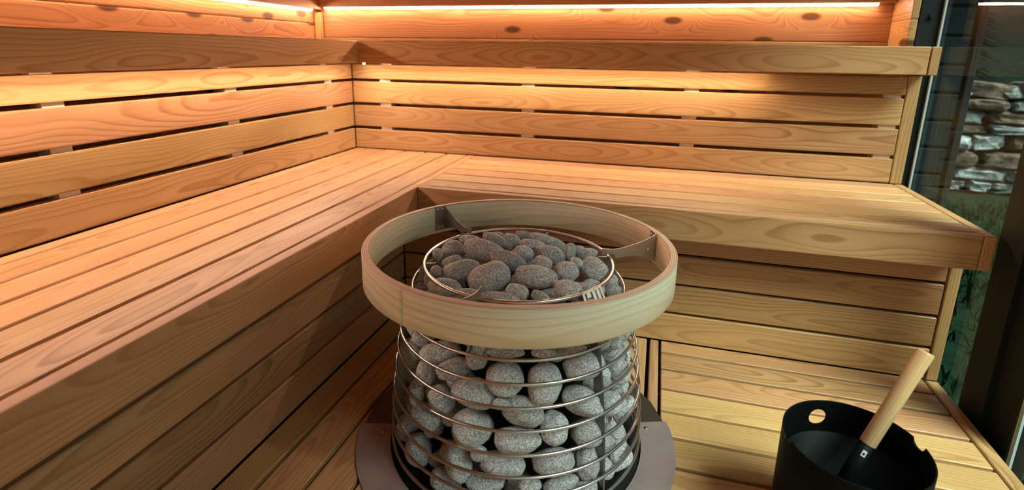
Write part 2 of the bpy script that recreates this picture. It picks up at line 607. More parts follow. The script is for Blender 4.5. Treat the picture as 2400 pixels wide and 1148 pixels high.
back_r = empty('slatted_backrest', (1.2, 0, 0), 'slatted wooden backrest of four boards on the back wall', 'backrest', 'slatted backrests')
for a, b in ZB:
    board('back_board', 0.002, 2.222, 0.0, 0.025, a, b, 'xz', M['bench'], back_r, 0.005, 2)
for xc in (0.163, 0.838, 1.498, 2.185):
    board('batten', xc - 0.027, xc + 0.027, 0.027, 0.050, 0.0, 0.394, 'zx', M['cut'], back_r, 0.001)
for xc in (0.163, 0.838, 1.498, 2.185):
    for a, b in GAPS:
        board('spacer', xc - 0.027, xc + 0.027, 0.007, 0.0265, a, b, 'xy', M['cut'], back_r, 0)
board('end_post', 2.2245, 2.264, 0.001, 0.017, 0.0, 0.392, 'zx', M['bench'], back_r, 0.002)

# ------------------------------------------------------------------ headrest rails
Q, QZ0, QZ1 = 0.093, 0.397, 0.491
rail_l = empty('headrest_rail', (0.08, -1.5, QZ0), 'dark wooden headrest rail above the left backrest', 'rail', 'headrest rails')
board('face_board', Q - 0.028, Q, YF, -Q - 0.0005, QZ0, QZ1, 'yz', M['bench'], rail_l, 0.003)
board('top_board', XL + 0.001, Q - 0.029, YF, -0.067, QZ1 - 0.026, QZ1 - 0.002, 'yx', M['bench'], rail_l, 0.002)
for yc in (-1.284, -0.732, -1.84, -2.4):
    board('support', -0.050, Q - 0.030, yc - 0.02, yc + 0.02, QZ0 + 0.012, QZ1 - 0.028, 'xz', M['cut'], rail_l, 0.001)
rail_r = empty('headrest_rail', (1.2, -0.08, QZ0), 'dark wooden headrest rail on the back wall, ending at the window', 'rail', 'headrest rails')
board('face_board', Q + 0.0005, 2.236, -Q, -Q + 0.028, QZ0, QZ1, 'xz', M['bench'], rail_r, 0.003)
board('end_cap', 2.239, 2.266, -Q - 0.001, 0.020, QZ0, QZ1, 'yz', M['bench'], rail_r, 0.002)
board('top_board', XL + 0.032, 2.197, -Q + 0.029, YB - 0.032, QZ1 - 0.026, QZ1 - 0.002, 'xy', M['bench'], rail_r, 0.002)
for xc in (0.838, 1.498, 2.185):
    board('support', xc - 0.02, xc + 0.02, -Q + 0.030, 0.050, QZ0 + 0.012, QZ1 - 0.028, 'yz', M['cut'], rail_r, 0.001)


# ------------------------------------------------------------------ LED strips (the lamps of the room)
def led_strip(label, p, length, along_x, tilt, w, mat):
    """strip centred at p; tilt turns the emitting side from straight down towards the room"""
    g = empty('led_strip', p, label, 'led strip', 'warm led strips')
    if along_x:
        m = Matrix.Translation(p) @ Matrix.Rotation(-math.radians(tilt), 4, 'X')
    else:
        m = Matrix.Translation(p) @ Matrix.Rotation(math.pi / 2, 4, 'Z') @ Matrix.Rotation(-math.radians(tilt), 4, 'X')
    link('profile', box_mesh(length, w + 0.002, 0.005, 0, M['alu']), g, None, m @ Matrix.Translation((0, 0, 0.003)))
    link('light_line', box_mesh(length, w, 0.001, 0, mat), g, None, m)
    return g


back_strip = led_strip('warm light strip under the headrest rail of the back wall', (0.935, -0.052, 0.405), 1.63, True, 34, 0.012, M['led_rail'])
_pe = hit(853, 149, 1, -0.060)
link('strip_end', box_mesh(0.010, 0.006, 0.006, 0.0015, M['led_rail']), back_strip, None, Matrix.Translation(_pe))
led_strip('warm light strip under the headrest rail of the left wall', (0.052, (YF - 0.14) / 2, 0.405), -0.14 - YF, False, 34, 0.012, M['led_rail'])
led_strip('warm light strip glowing high along the back wall', ((XL + 0.05 + 2.145) / 2, YB - 0.012, 0.6455), 2.145 - XL - 0.05, True, 38, 0.012, M['led_top'])
led_strip('warm light strip glowing high along the left wall', (XL + 0.012, (YF + YB - 0.06) / 2, 0.6335), YB - 0.06 - YF, False, 38, 0.012, M['led_top'])

# ------------------------------------------------------------------ glass wall on the right
def window(name):
    o = bpy.data.objects.new(name, None)
    COL.objects.link(o)
    return tag(o, kind='structure')


win1 = window('window_1')
win1.location = (GX, -0.9, H)
board('frame_post', 2.2265, GX, 0.0195, 0.029, -0.85, CEIL, 'zx', M['black_frame'], win1, 0.002)
board('frame_post', 2.285, 2.345, -0.672, -0.570, -0.85, CEIL, 'zy', M['black_frame'], win1, 0.002)
board('frame_post', 2.300, 2.345, -0.775, -0.673, -0.85, CEIL, 'zy', M['black_frame'], win1, 0.002)
board('frame_post', 2.285, 2.345, -2.0, -1.92, -0.85, CEIL, 'zy', M['black_frame'], win1, 0.002)
board('frame_post', 2.285, 2.345, YF - 0.1, YF, -0.85, CEIL, 'zy', M['black_frame'], win1, 0.002)
board('frame_sill', 2.290, 2.340, YF, 0.0, -0.85, -0.72, 'yx', M['black_frame'], win1, 0.002)
board('frame_head', 2.290, 2.340, YF, 0.0, CEIL - 0.09, CEIL, 'yx', M['black_frame'], win1, 0.002)
board('gasket', GX - 0.003, GX + 0.003, 0.008, 0.018, -0.72, CEIL - 0.09, 'zx', M['gasket'], win1, 0)
board('gasket', 2.302, 2.308, -0.789, -0.776, -0.72, CEIL - 0.09, 'zx', M['gasket'], win1, 0)
bolt = cyl_obj(0.0085, 0.008, Matrix.Translation((2.262, 0.0155, 0.595)) @ Matrix.Rotation(math.pi / 2, 4, 'X'), 16)
bolt.name = 'bolt'
bolt.data.materials.append(M['black_frame'])
bolt.parent = win1
bolt.matrix_parent_inverse = Matrix.Translation(-win1.location)
bolt2 = bolt.copy()
COL.objects.link(bolt2)
bolt2.matrix_world = Matrix.Translation((2.279, 0.0155, 0.045)) @ Matrix.Rotation(math.pi / 2, 4, 'X')
bolt2.matrix_parent_inverse = Matrix.Translation(-win1.location)
for a, b in ((-0.570, 0.018), (-1.92, -0.789), (YF, -2.0)):
    board('pane', GX + 0.001, GX + 0.007, a, b, -0.72, CEIL - 0.09, 'yz', M['glass'], win1, 0)
fill_win = window('fill_window')  # unseen window, added to light the front of ring and bench
fill_win.location = (1.8, YF, H)
board('frame_post', 1.42, 1.50, YF - 0.09, YF - 0.03, -0.85, CEIL, 'zx', M['black_frame'], fill_win, 0.002)
board('frame_sill', 1.50, 2.285, YF - 0.09, YF - 0.03, -0.85, -0.70, 'xz', M['black_frame'], fill_win, 0.002)
board('frame_head', 1.50, 2.285, YF - 0.09, YF - 0.03, CEIL - 0.1, CEIL, 'xz', M['black_frame'], fill_win, 0.002)
board('pane', 1.50, 2.285, YF - 0.063, YF - 0.057, -0.70, CEIL - 0.1, 'xz', M['glass'], fill_win, 0)

# ------------------------------------------------------------------ heater
HX, HY = 1.080, -1.050
heater = empty('sauna_heater', (HX, HY, H), 'round steel wire sauna heater with a pale bent wood guard ring', 'heater')
RINGS = [(-0.033, 0.2255), (-0.084, 0.255), (-0.132, 0.276), (-0.180, 0.285), (-0.228, 0.293), (-0.277, 0.299),
         (-0.328, 0.305), (-0.377, 0.309), (-0.424, 0.312), (-0.470, 0.314)]


def cage_r(z):
    if z >= RINGS[0][0]:
        return RINGS[0][1]
    for (za, ra), (zb, rb) in zip(RINGS[:-1], RINGS[1:]):
        if zb <= z <= za:
            return ra + (rb - ra) * (za - z) / (za - zb)
    return RINGS[-1][1]


for i, (z, r) in enumerate(RINGS):
    link('cage_wire', tube_mesh(circle_pts(HX, HY, z, r, 120), 0.0042 if i == 0 else 0.0036, M['steel'], True, 10), heater)
FIN0 = math.radians(23)
for k in range(6):
    a = FIN0 + k * math.pi / 3
    bm = bmesh.new()
    outer = [(r - 0.003, z) for z, r in RINGS] + [(0.312, -0.500)]
    if k % 2 == 0:
        outer = outer[:3]      # short lug below each ring bracket; the long uprights stand between them
    vs = []
    for s in (-1, 1):
        row = []
        for ro, z in outer:
            row.append((bm.verts.new((ro - 0.024, s * 0.0025, z)), bm.verts.new((ro, s * 0.0025, z))))
        vs.append(row)
    n = len(outer)
    for i in range(n - 1):
        for s in (0, 1):
            A, B = vs[s][i], vs[s][i + 1]
            bm.faces.new((A[0], A[1], B[1], B[0]))
        bm.faces.new((vs[0][i][1], vs[1][i][1], vs[1][i + 1][1], vs[0][i + 1][1]))
        bm.faces.new((vs[0][i][0], vs[1][i][0], vs[1][i + 1][0], vs[0][i + 1][0]))
    for i in (0, n - 1):
        bm.faces.new((vs[0][i][0], vs[0][i][1], vs[1][i][1], vs[1][i][0]))
    link('upright', bm_mesh(bm, 'upright', M['dark_steel']), heater, None, Matrix.Translation((HX, HY, 0)) @ Matrix.Rotation(a, 4, 'Z'))
# black drum added so the gaps between stones stay dark, pan below it
link('dark_core', lathe_mesh([(0.0, -0.500), (0.205, -0.500), (0.205, -0.150), (0.16, -0.125), (0.0, -0.125)], M['backing'], 48, close_prof=False), heater, None, Matrix.Translation((HX, HY, 0)))
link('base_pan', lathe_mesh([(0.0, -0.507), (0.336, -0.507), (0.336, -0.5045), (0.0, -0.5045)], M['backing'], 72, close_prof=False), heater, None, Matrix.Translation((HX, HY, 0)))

# flange: two half sheets, the front one lapped over the back one
seam = math.radians(19)
fl_f = link('floor_flange', lathe_mesh([(0.3215, -0.5035), (0.405, -0.5035), (0.405, -0.5010), (0.3215, -0.5010)], M['flange'], 72, seam - math.pi - math.radians(4), seam, smooth=False), heater, None, Matrix.Translation((HX, HY, 0)))
fl_b = link('floor_flange', lathe_mesh([(0.3215, -0.5065), (0.400, -0.5065), (0.400, -0.5038), (0.3215, -0.5038)], M['dark_steel'], 12, seam - math.radians(3), seam + math.pi, smooth=False), heater, None, Matrix.Translation((HX, HY, 0)))  # same sheet in darker steel: the ring's shadow put into its colour


def dome(r, h, n=16):
    bm = bmesh.new()
    bmesh.ops.create_uvsphere(bm, u_segments=n, v_segments=8, radius=r)
    for v in list(bm.verts):
        if v.co.z < -1e-5:
            v.co.z = 0
    for v in bm.verts:
        v.co.z *= h / r
    return bm_mesh(bm, 'dome', M['steel'], True)


rivet_me = dome(0.0055, 0.0035)
for a in (seam - math.radians(4), seam - math.pi + math.radians(1)):
    link('rivet', rivet_me, fl_f, None, Matrix.Translation((HX + 0.343 * math.cos(a), HY + 0.343 * math.sin(a), -0.501)))


# bent wood guard ring (slightly out of level), with a butt joint at the front left
def guard_ring():
    ro, ri, z0, z1 = 0.365, 0.347, -0.040, 0.040
    b = 0.003
    prof = [(ri + b, z0), (ro - b, z0), (ro, z0 + b), (ro, z1 - b), (ro - b, z1), (ri + b, z1), (ri, z1 - b), (ri, z0 + b)]
    n = 160
    a0 = math.radians(-112.0)
    gap = 0.0010 / ro
    a1 = a0 + 2 * math.pi - gap
    bm = bmesh.new()
    uvl = bm.loops.layers.uv.new('UVMap')
    rows = []
    for i in range(n + 1):
        a = a0 + (a1 - a0) * i / n
        rows.append([bm.verts.new((r * math.cos(a), r * math.sin(a), z)) for r, z in prof])
    P = len(prof)
    for i in range(n):
        for k in range(P):
            f = bm.faces.new((rows[i][k], rows[i + 1][k], rows[i + 1][(k + 1) % P], rows[i][(k + 1) % P]))
            f.material_index = 1 if k in (0, 4, 3, 5, 1, 7) and k in (0, 4, 3, 5) else 0
            f.smooth = k in (2, 6)
            for lp in f.loops:
                j = rows[i].index(lp.vert) if lp.vert in rows[i] else rows[i + 1].index(lp.vert)
                ii = i if lp.vert in rows[i] else i + 1
                u = ii / n * 2 * math.pi * ro
                lp[uvl].uv = (u + (10 if k == 6 else 0), prof[j][1])
    bm.faces.new(rows[0][::-1])
    bm.faces.new(rows[-1])
    me = bpy.data.meshes.new('guard_ring')
    bmesh.ops.recalc_face_normals(bm, faces=bm.faces)
    bm.to_mesh(me)
    bm.free()
    me.materials.append(M['birch'])
    me.materials.append(M['laminate'])
    return me


RZ = -0.0185
RING_M = Matrix.Translation((HX, HY, RZ)) @ Matrix.Rotation(math.radians(-0.55), 4, 'X')
gr = link('guard_ring', guard_ring(), heater, None, RING_M)
tag(gr, 'pale bent birch guard ring with laminated edge')

# three arms that carry the ring
screw_me = dome(0.0040, 0.0028)


def bracket(ang):
    """arm in local frame: X outwards, Y sideways, Z up (relative to heater axis at ring centre height)"""
    rw = 0.3465
    mt = Matrix.Translation((HX, HY, 0)) @ Matrix.Rotation(ang, 4, 'Z')
    bm = bmesh.new()

    def slab(pts, nrm, th):
        nrm = Vector(nrm) * th
        A = [bm.verts.new(p) for p in pts]
        B = [bm.verts.new(Vector(p) + nrm) for p in pts]
        bm.faces.new(A)
        bm.faces.new(B[::-1])
        for i in range(len(pts)):
            bm.faces.new((A[i], A[(i + 1) % len(pts)], B[(i + 1) % len(pts)], B[i]))
    # plate screwed to the inside of the wooden ring
    slab([(rw - 0.003, 0.0, -0.050), (rw - 0.003, 0.034, -0.050), (rw - 0.003, 0.034, 0.022), (rw - 0.003, 0.0, 0.022)], (1, 0, 0), 0.002)
    # web standing edge-on, swooping down to the cage
    top, bot = [], []
    N = 14
    for i in range(N + 1):
        s = i / N
        x = rw - 0.002 - s * (rw - 0.2100)
        zt = 0.022 - 0.034 * min(1.0, s / 0.8) ** 0.75 - 0.006 * math.sin(math.pi * s)
        zb = -0.050 - 0.004 * s + 0.030 * math.sin(math.pi * min(1, s * 1.05)) * (0.6)
        zb = max(-0.0275, zb) if s > 0.78 else min(zb, zt - 0.012)
        zb = min(zb, zt - 0.005)
        top.append((x, zt))
        bot.append((x, zb))
    poly = [(x, 0.0, z) for x, z in top] + [(x, 0.0, z) for x, z in bot[::-1]]
    slab(poly, (0, 1, 0), 0.0022)
    br = link('ring_bracket', bm_mesh(bm, 'ring_bracket', M['bracket']), heater, None, mt)
    for (y, z) in ((0.010, 0.012), (0.026, 0.012), (0.010, -0.040), (0.026, -0.040)):
        o = link('screw', screw_me, br, None, mt @ Matrix.Translation((rw - 0.003, y, z)) @ Matrix.Rotation(-math.pi / 2, 4, 'Y'))
    o = link('screw', screw_me, br, None, mt @ Matrix.Translation((rw - 0.022, -0.0005, -0.018)) @ Matrix.Rotation(math.pi / 2, 4, 'X'))


for k in range(3):
    bracket(FIN0 + k * 2 * math.pi / 3)


# maker's plate with cut-out letters, curved along the top wires
def logo_plate():
    rows = [
        "1111111111111111111111",
        "1100111100111001110011",
        "1100111100111001110011",
        "1100111100111001110011",
        "1100000000111001110011",
        "1100000000111001110011",
        "1100111100111001110011",
        "1100111100111001110011",
        "1100111100111000000011",
        "1100111100111100000111",
        "1111111111111111111111",
        "1001110011000110001111",
        "1001110011000010000111",
        "1001110011001000100111",
        "1001110011001101100111",
        "1001110011001111100111",
        "1001110011001111100111",
        "1000000011001111100111",
        "1100000111001111100111",
        "1111111111111111111111",
    ]
    bm = bmesh.new()
    nr, nc = len(rows), len(rows[0])
    a0, a1 = math.radians(-40), math.radians(-25)
    zt, zb = -0.0285, -0.090
    for i in range(nr):
        for j in range(nc):
            if rows[i][j] != '1':
                continue
            q = []
            for (di, dj) in ((0, 0), (0, 1), (1, 1), (1, 0)):
                s = (i + di) / nr
                a = a0 + (a1 - a0) * (j + dj) / nc
                z = zt + (zb - zt) * s
                r = cage_r(z) + 0.0052
                q.append((r * math.cos(a), r * math.sin(a), z))
            bm.faces.new([bm.verts.new(p) for p in q])
    bmesh.ops.remove_doubles(bm, verts=bm.verts, dist=1e-5)
    bmesh.ops.recalc_face_normals(bm, faces=bm.faces)
    ext = bmesh.ops.extrude_face_region(bm, geom=bm.faces[:])
    for v in [e for e in ext['geom'] if isinstance(e, bmesh.types.BMVert)]:
        d = Vector((v.co.x, v.co.y, 0)).normalized()
        v.co -= d * 0.0015
    return bm_mesh(bm, 'maker_plate', M['logo'])


lp = link('maker_plate', logo_plate(), heater, None, Matrix.Translation((HX, HY, 0)))
tag(lp, 'bright steel plate with cut-out letters HU')

# ------------------------------------------------------------------ stones
STONE_ME = []
for k in range(10):
    bm = bmesh.new()
    bmesh.ops.create_icosphere(bm, subdivisions=4, radius=1.0)
    ofs = Vector((k * 7.3, k * 3.1, k * 5.7))
    for v in bm.verts:
        d = v.co.normalized()
        s = 1.0 + 0.17 * noise.noise(d * 0.9 + ofs) + 0.09 * noise.noise(d * 1.9 + ofs)
        p = d * s
        # slightly squarish pebble
        p = Vector([math.copysign(abs(c) ** 0.93, c) for c in p])
        p.x *= 1.0 + 0.12 * (((k * 37) % 7) / 7 - 0.5) * p.y
        v.co = p
    # normalise extents
    ex = [max(abs(v.co[i]) for v in bm.verts) for i in range(3)]
    for v in bm.verts:
        v.co = Vector([v.co[i] / ex[i] for i in range(3)])
    STONE_ME.append(bm_mesh(bm, 'heater_stone', M['stone'], True))

# traced pebbles: centre px, half axes px, clockwise angle
TOP = [(1062, 587, 27, 25, 0), (1135, 587, 54, 28, 15), (1168, 566, 42, 15, 25), (1100, 561, 24, 11, 0), (1200, 562, 23, 14, 30),
       (1164, 551, 18, 9, 5), (1060, 613, 24, 15, -20), (1081, 634, 48, 27, -12), (1147, 652, 52, 37, -25), (1192, 611, 46, 26, 22),
       (1043, 675, 42, 24, 8), (1022, 636, 14, 15, 0), (1010, 621, 30, 16, 10), (976, 636, 16, 28, 20), (1026, 596, 13, 15, 0),
       (987, 673, 18, 13, 0), (1006, 656, 13, 19, 0), (1226, 594, 25, 21, 20), (1229, 552, 22, 12, 12), (1248, 572, 31, 13, 8),
       (1283, 566, 46, 15, 18), (1303, 556, 28, 15, 25), (1290, 597, 37, 25, 15), (1334, 591, 16, 23, 15), (1273, 615, 23, 17, 15),
       (1374, 595, 28, 14, -5), (1393, 633, 36, 29, 30), (1326, 637, 31, 25, 0), (1254, 648, 54, 29, 10), (1332, 678, 35, 23, 10),
       (1372, 674, 23, 14, 5), (1212, 684, 28, 19, 10), (1268, 697, 25, 16, 30), (1172, 699, 52, 15, 8), (1351, 614, 16, 12, 20),
       (1437, 660, 19, 23, 20), (1436, 684, 24, 20, 0), (1358, 584, 12, 9, 0), (1100, 690, 34, 14, 10)]
C6 = [(480, 225, 45, 80, -15), (525, 150, 62, 52, 30), (650, 235, 140, 78, -12), (560, 375, 68, 84, 10), (745, 345, 122, 78, -15),
      (892, 265, 76, 88, 0), (1080, 235, 132, 45, 0), (1330, 245, 82, 32, 0), (1520, 225, 102, 38, -5), (1075, 415, 130, 116, 5),
      (1335, 447, 122, 150, 0), (1600, 322, 140, 95, -15), (880, 500, 158, 104, 12), (662, 548, 98, 82, 35), (498, 500, 52, 104, 0),
      (1195, 625, 150, 95, 18), (1590, 557, 150, 96, 18), (865, 737, 145, 126, 0), (1405, 742, 96, 116, 0), (1622, 762, 120, 100, -5),
      (1155, 817, 167, 92, 5), (560, 662, 112, 82, 35), (770, 950, 92, 140, -15), (1065, 977, 152, 82, 5), (1400, 957, 146, 96, -3),
      (1622, 950, 86, 122, 5), (905, 905, 62, 52, 0), (690, 1085, 112, 82, 15), (950, 1100, 132, 64, 0), (1240, 1115, 82, 50, 0),
      (1440, 1110, 130, 60, -15), (1610, 1120, 82, 60, 0), (510, 875, 92, 112, 0),
      (1800, 180, 46, 46, 0), (1868, 195, 60, 72, -30), (1920, 245, 44, 78, 15), (1838, 368, 72, 86, 0), (1905, 430, 48, 92, 10),
      (1830, 592, 56, 112, 0), (1912, 545, 34, 52, 0), (1878, 762, 62, 132, 15), (1800, 930, 32, 48, 0), (1850, 990, 72, 112, 20),
      (1812, 1112, 42, 44, 0), (1050, 580, 56, 42, 0), (1740, 442, 42, 42, 0), (1910, 650, 40, 82, 10)]
CAGE = [(800 + x / 2.814, 740 + y / 2.814, a / 2.814, b / 2.814, g) for x, y, a, b, g in C6]


def pile_z(rho):
    """height of the stone surface inside the top wire"""
    return -0.030 + 0.034 * max(0.0, 1 - (rho / 0.235) ** 2)


def inside(p, inset):
    rho = math.hypot(p.x - HX, p.y - HY)
    if p.z > -0.045:
        return p.z < pile_z(rho) - inset and rho < 0.217 - inset
    return rho < cage_r(p.z) - inset - 0.011 and p.z < pile_z(rho) - inset


stones = []   # centre, radii, rotation, traced index, kind


def trace(px, py, a, b, ang, kind):
    d = ray(px, py)
    dn = d.normalized()
    t = 1.0
    inset = None
    for _ in range(3000):
        p = CAM + dn * t
        dep = (p - CAM).dot(AX_F)
        rb = b * dep / FPX
        ra = a * dep / FPX
        rc = 0.82 * min(ra, rb) + 0.12 * max(ra, rb)
        if inside(p, min(ra, rb, rc) * 0.96):
            break
        t += 0.001
        if t > 2.6:
            return
    g = math.radians(ang)
    ex = (AX_R * math.cos(g) - AX_U * math.sin(g))
    ez = -dn
    ex = (ex - ez * ex.dot(ez)).normalized()
    ey = ez.cross(ex)
    stones.append([p, (ra, rb, rc), Matrix((ex, ey, ez)).transposed(), kind, (px, py)])


for s in TOP:
    trace(*s, 'top')
for s in CAGE:
    trace(*s, 'cage')
# pebbles that fill the rest of the basket: visible rim of the cage, then the layers below
rr = random.Random(21)


def try_fill(p, r, kind, k=0.80):
    for q, rad, *_ in stones:
        m = (rad[0] + rad[1] + rad[2]) / 3
        if (p - q).length < k * (r + m):
            return False
    asp = (r * rr.uniform(1.0, 1.35), r * rr.uniform(0.85, 1.1), r * rr.uniform(0.7, 0.95))
    e = Matrix.Rotation(rr.uniform(0, 6.28), 3, 'Z') @ Matrix.Rotation(rr.uniform(-0.6, 0.6), 3, 'X') @ Matrix.Rotation(rr.uniform(-0.6, 0.6), 3, 'Y')
    stones.append([p, asp, e, kind, None])
    return True


face = math.atan2(CAM.y - HY, CAM.x - HX)
for i in range(1600):
    r = rr.uniform(0.024, 0.042)
    a = face + rr.uniform(-2.25, 2.25)
    z = rr.uniform(-0.47, -0.07)
    rho = cage_r(z) - r - 0.006 - rr.choice((0, 0, 0.02, 0.04))
    try_fill(Vector((HX + rho * math.cos(a), HY + rho * math.sin(a), z)), r, 'fill', 0.90)
for i in range(500):
    r = rr.uniform(0.022, 0.036)
    a = rr.uniform(0, 2 * math.pi)
    rho = 0.22 * math.sqrt(rr.random())
    z = pile_z(rho) - r - rr.choice((0.018, 0.03, 0.045, 0.06))
    try_fill(Vector((HX + rho * math.cos(a), HY + rho * math.sin(a), z)), r, 'fill', 0.88)



def seen_counts(eye):
    """coarse depth buffer over the stones: how much of each one shows from an eye position"""
    buf = {}
    fwd = (Vector((HX, HY, -0.2)) - eye).normalized()
    rt_ = fwd.cross(Vector((0, 0, 1))).normalized()
    up_ = rt_.cross(fwd)
    F, STEP = 330.0, 1
    for i, (p, rad, rot, kind, _px) in enumerate(stones):
        inv = (rot @ Matrix.Diagonal(rad)).inverted()
        q = p - eye
        dz = q.dot(fwd)
        cx, cy = F * q.dot(rt_) / dz, F * q.dot(up_) / dz
        R = int(F * max(rad) / dz) + 1
        o = inv @ (-q)
        oo = o.dot(o) - 1
        for gx in range(int(cx) - R, int(cx) + R + 1):
            for gy in range(int(cy) - R, int(cy) + R + 1):
                d = inv @ (fwd + rt_ * (gx / F) + up_ * (gy / F))
                A, B = d.dot(d), o.dot(d)
                D = B * B - A * oo
                if D <= 0:
                    continue
                t = (-B - math.sqrt(D)) / A
                k = (gx, gy)
                if k not in buf or t < buf[k][0]:
                    buf[k] = (t, i)
    cnt = [0] * len(stones)
    for t, i in buf.values():
        cnt[i] += 1
    return cnt


vis0 = seen_counts(CAM)
visL = seen_counts(CAM + AX_R * -0.45)
visR = seen_counts(CAM + AX_R * 0.45)
keep = [i for i, s in enumerate(stones) if s[3] != 'fill' or max(vis0[i], visL[i], visR[i]) > 3]
stones_all, stones = stones, []
for i in keep:
    p, rad, rot, kind, px = stones_all[i]
    if px is None:
        q = p - CAM
        dz = q.dot(AX_F)
        px = (1200 + FPX * q.dot(AX_R) / dz, PPY - FPX * q.dot(AX_U) / dz)
        if vis0[i] > 5:
            kind = 'top' if (p.z > -0.075 and math.hypot(p.x - HX, p.y - HY) < 0.235) else 'cage'
    stones.append([p, rad, rot, kind, px])

ORD = ['first', 'second', 'third', 'fourth', 'fifth', 'sixth', 'seventh', 'eighth', 'ninth', 'tenth', 'eleventh', 'twelfth',
       'thirteenth', 'fourteenth', 'fifteenth', 'sixteenth', 'seventeenth', 'eighteenth', 'nineteenth', 'twentieth',
       'twenty-first', 'twenty-second', 'twenty-third', 'twenty-fourth', 'twenty-fifth', 'twenty-sixth', 'twenty-seventh', 'twenty-eighth']
labels = {}


def shape_word(rad):
    A, B = max(rad[0], rad[1]), min(rad[0], rad[1])
    size = 'large' if A > 0.047 else ('small' if A < 0.026 else 'medium')
    q = A / B
    return size, ('long' if q > 1.75 else ('oval' if q > 1.2 else 'rounded'))


top_ids = [i for i, s in enumerate(stones) if s[3] == 'top']
top_ids.sort(key=lambda i: stones[i][4][1])
NR = 5
per = math.ceil(len(top_ids) / NR)
ROWN = ['rearmost row', 'second row from the back', 'middle row', 'second row from the front', 'front row']
for k in range(NR):
    row = sorted(top_ids[k * per:(k + 1) * per], key=lambda i: stones[i][4][0])
    for j, i in enumerate(row):
        sz, sh = shape_word(stones[i][1])
        labels[i] = '%s %s stone on heater top, %s from left in the %s' % (sz, sh, ORD[j], ROWN[k])
band = {}
for i, s in enumerate(stones):
    if s[3] == 'cage':
        z = s[0].z
        k = sum(1 for (zz, _) in RINGS[2:] if z < zz)
        band.setdefault(k, []).append(i)
for k, ids in band.items():
    ids.sort(key=lambda i: stones[i][4][0])
    for j, i in enumerate(ids):
        sz, sh = shape_word(stones[i][1])
        if k == 0:
            where = 'just below the wooden ring'
        else:
            where = 'under the %s wire below the ring' % ORD[k - 1]
        labels[i] = '%s %s caged stone, %s from left %s' % (sz, sh, ORD[j], where)
for i, (p, rad, rot, kind, px) in enumerate(stones):
    o = bpy.data.objects.new('heater_stone', STONE_ME[i % len(STONE_ME)])
    COL.objects.link(o)
    o.matrix_world = Matrix.Translation(p) @ rot.to_4x4() @ Matrix.Diagonal((rad[0], rad[1], rad[2], 1))
    if kind == 'fill':
        tag(o, 'grey stone on the heater flank, tucked behind the nearer caged stones', 'stone', 'stones filling the gaps of the heater')
    else:
        tag(o, labels[i], 'stone', 'stones on top of the heater' if kind == 'top' else 'stones behind the cage wires')

# ------------------------------------------------------------------ bucket and ladle
BX, BY, BR, BZ = 1.792, -1.200, 0.1255, -0.260
bucket = empty('sauna_bucket', (BX, BY, H), 'black metal sauna bucket with a round grip hole standing on the boards', 'bucket')
shell = link('shell', lathe_mesh([(BR - 0.003, BZ - 0.001), (BR - 0.0022, BZ), (BR - 0.0008, BZ), (BR, BZ - 0.001), (BR, H + 0.003), (BR - 0.003, H + 0.001), (0.0005, H + 0.001), (0.0005, H + 0.004), (BR - 0.003, H + 0.004)], M['black_metal'], 96, smooth=True), bucket, None, Matrix.Translation((BX, BY, 0)))
cut = []
a = math.atan2(-1.077 - BY, 1.759 - BX)
for ang, z, r in ((a, -0.300, 0.0185), (math.atan2(-1.168 - BY, 1.911 - BX), BZ + 0.002, 0.0165), (math.atan2(-1.219 - BY, 1.669 - BX), BZ + 0.002, 0.0165)):
    cut.append(cyl_obj(r, 0.06, Matrix.Translation((BX + BR * math.cos(ang), BY + BR * math.sin(ang), z)) @ Matrix.Rotation(ang, 4, 'Z') @ Matrix.Rotation(math.pi / 2, 4, 'Y')))
boolean(shell, cut)
if not shell.data.materials:
    shell.data.materials.append(M['black_metal'])
for p in shell.data.polygons:
    p.use_smooth = False
link('inner_liner', lathe_mesh([(BR - 0.0125, -0.330), (BR - 0.0035, -0.330), (BR - 0.0035, -0.333), (BR - 0.0115, -0.334), (BR - 0.012, H + 0.008), (0.0005, H + 0.008), (0.0005, H + 0.006), (BR - 0.0135, H + 0.006)], M['black_metal'], 72), bucket, None, Matrix.Translation((BX, BY, 0)))

P0 = hit(1983, 1117, 2, -0.378)
P1 = hit(2075, 974, 2, -0.243)
dl = (P1 - P0).normalized()
ladle = empty('sauna_ladle', P0 - dl * 0.10, 'sauna ladle with a round wooden handle leaning in the black bucket', 'ladle')
zax = dl
xax = zax.cross(Vector((0, 0, 1))).normalized()
yax = zax.cross(xax)
LR = Matrix((xax, yax, zax)).transposed().to_4x4()


def along(s):
    m = LR.copy()
    m.translation = P0 + dl * s
    return m


def spin(prof, mat, n=32):
    return lathe_mesh(prof, mat, n, close_prof=False)


def spin_x(prof, mat, n=32):
    """lathe about local X so the grain runs along the handle"""
    me = lathe_mesh([(r, z) for r, z in prof], mat, n, close_prof=False)
    me.transform(Matrix.Rotation(math.pi / 2, 4, 'Y'))
    return me


# find where the wood meets the socket and where the handle ends in 3D
WOOD0, WOOD1 = 0.082, 0.302
mx = LR @ Matrix.Rotation(-math.pi / 2, 4, 'Y')
mx.translation = P0
link('handle', spin_x([(0, WOOD0), (0.0145, WOOD0), (0.0152, WOOD0 + 0.002), (0.0152, WOOD1 - 0.003), (0.0135, WOOD1), (0, WOOD1)], M['handle']), ladle, None, mx)
link('socket', spin([(0, -0.07), (0.0125, -0.07), (0.0138, 0.02), (0.0140, WOOD0 - 0.0005), (0, WOOD0 - 0.0005)], M['black_metal']), ladle, None, along(0))
link('bowl', spin([(0.0, -0.112), (0.030, -0.112), (0.034, -0.105), (0.034, -0.066), (0.032, -0.066), (0.032, -0.104), (0.0, -0.108)], M['black_metal']), ladle, None, along(0))
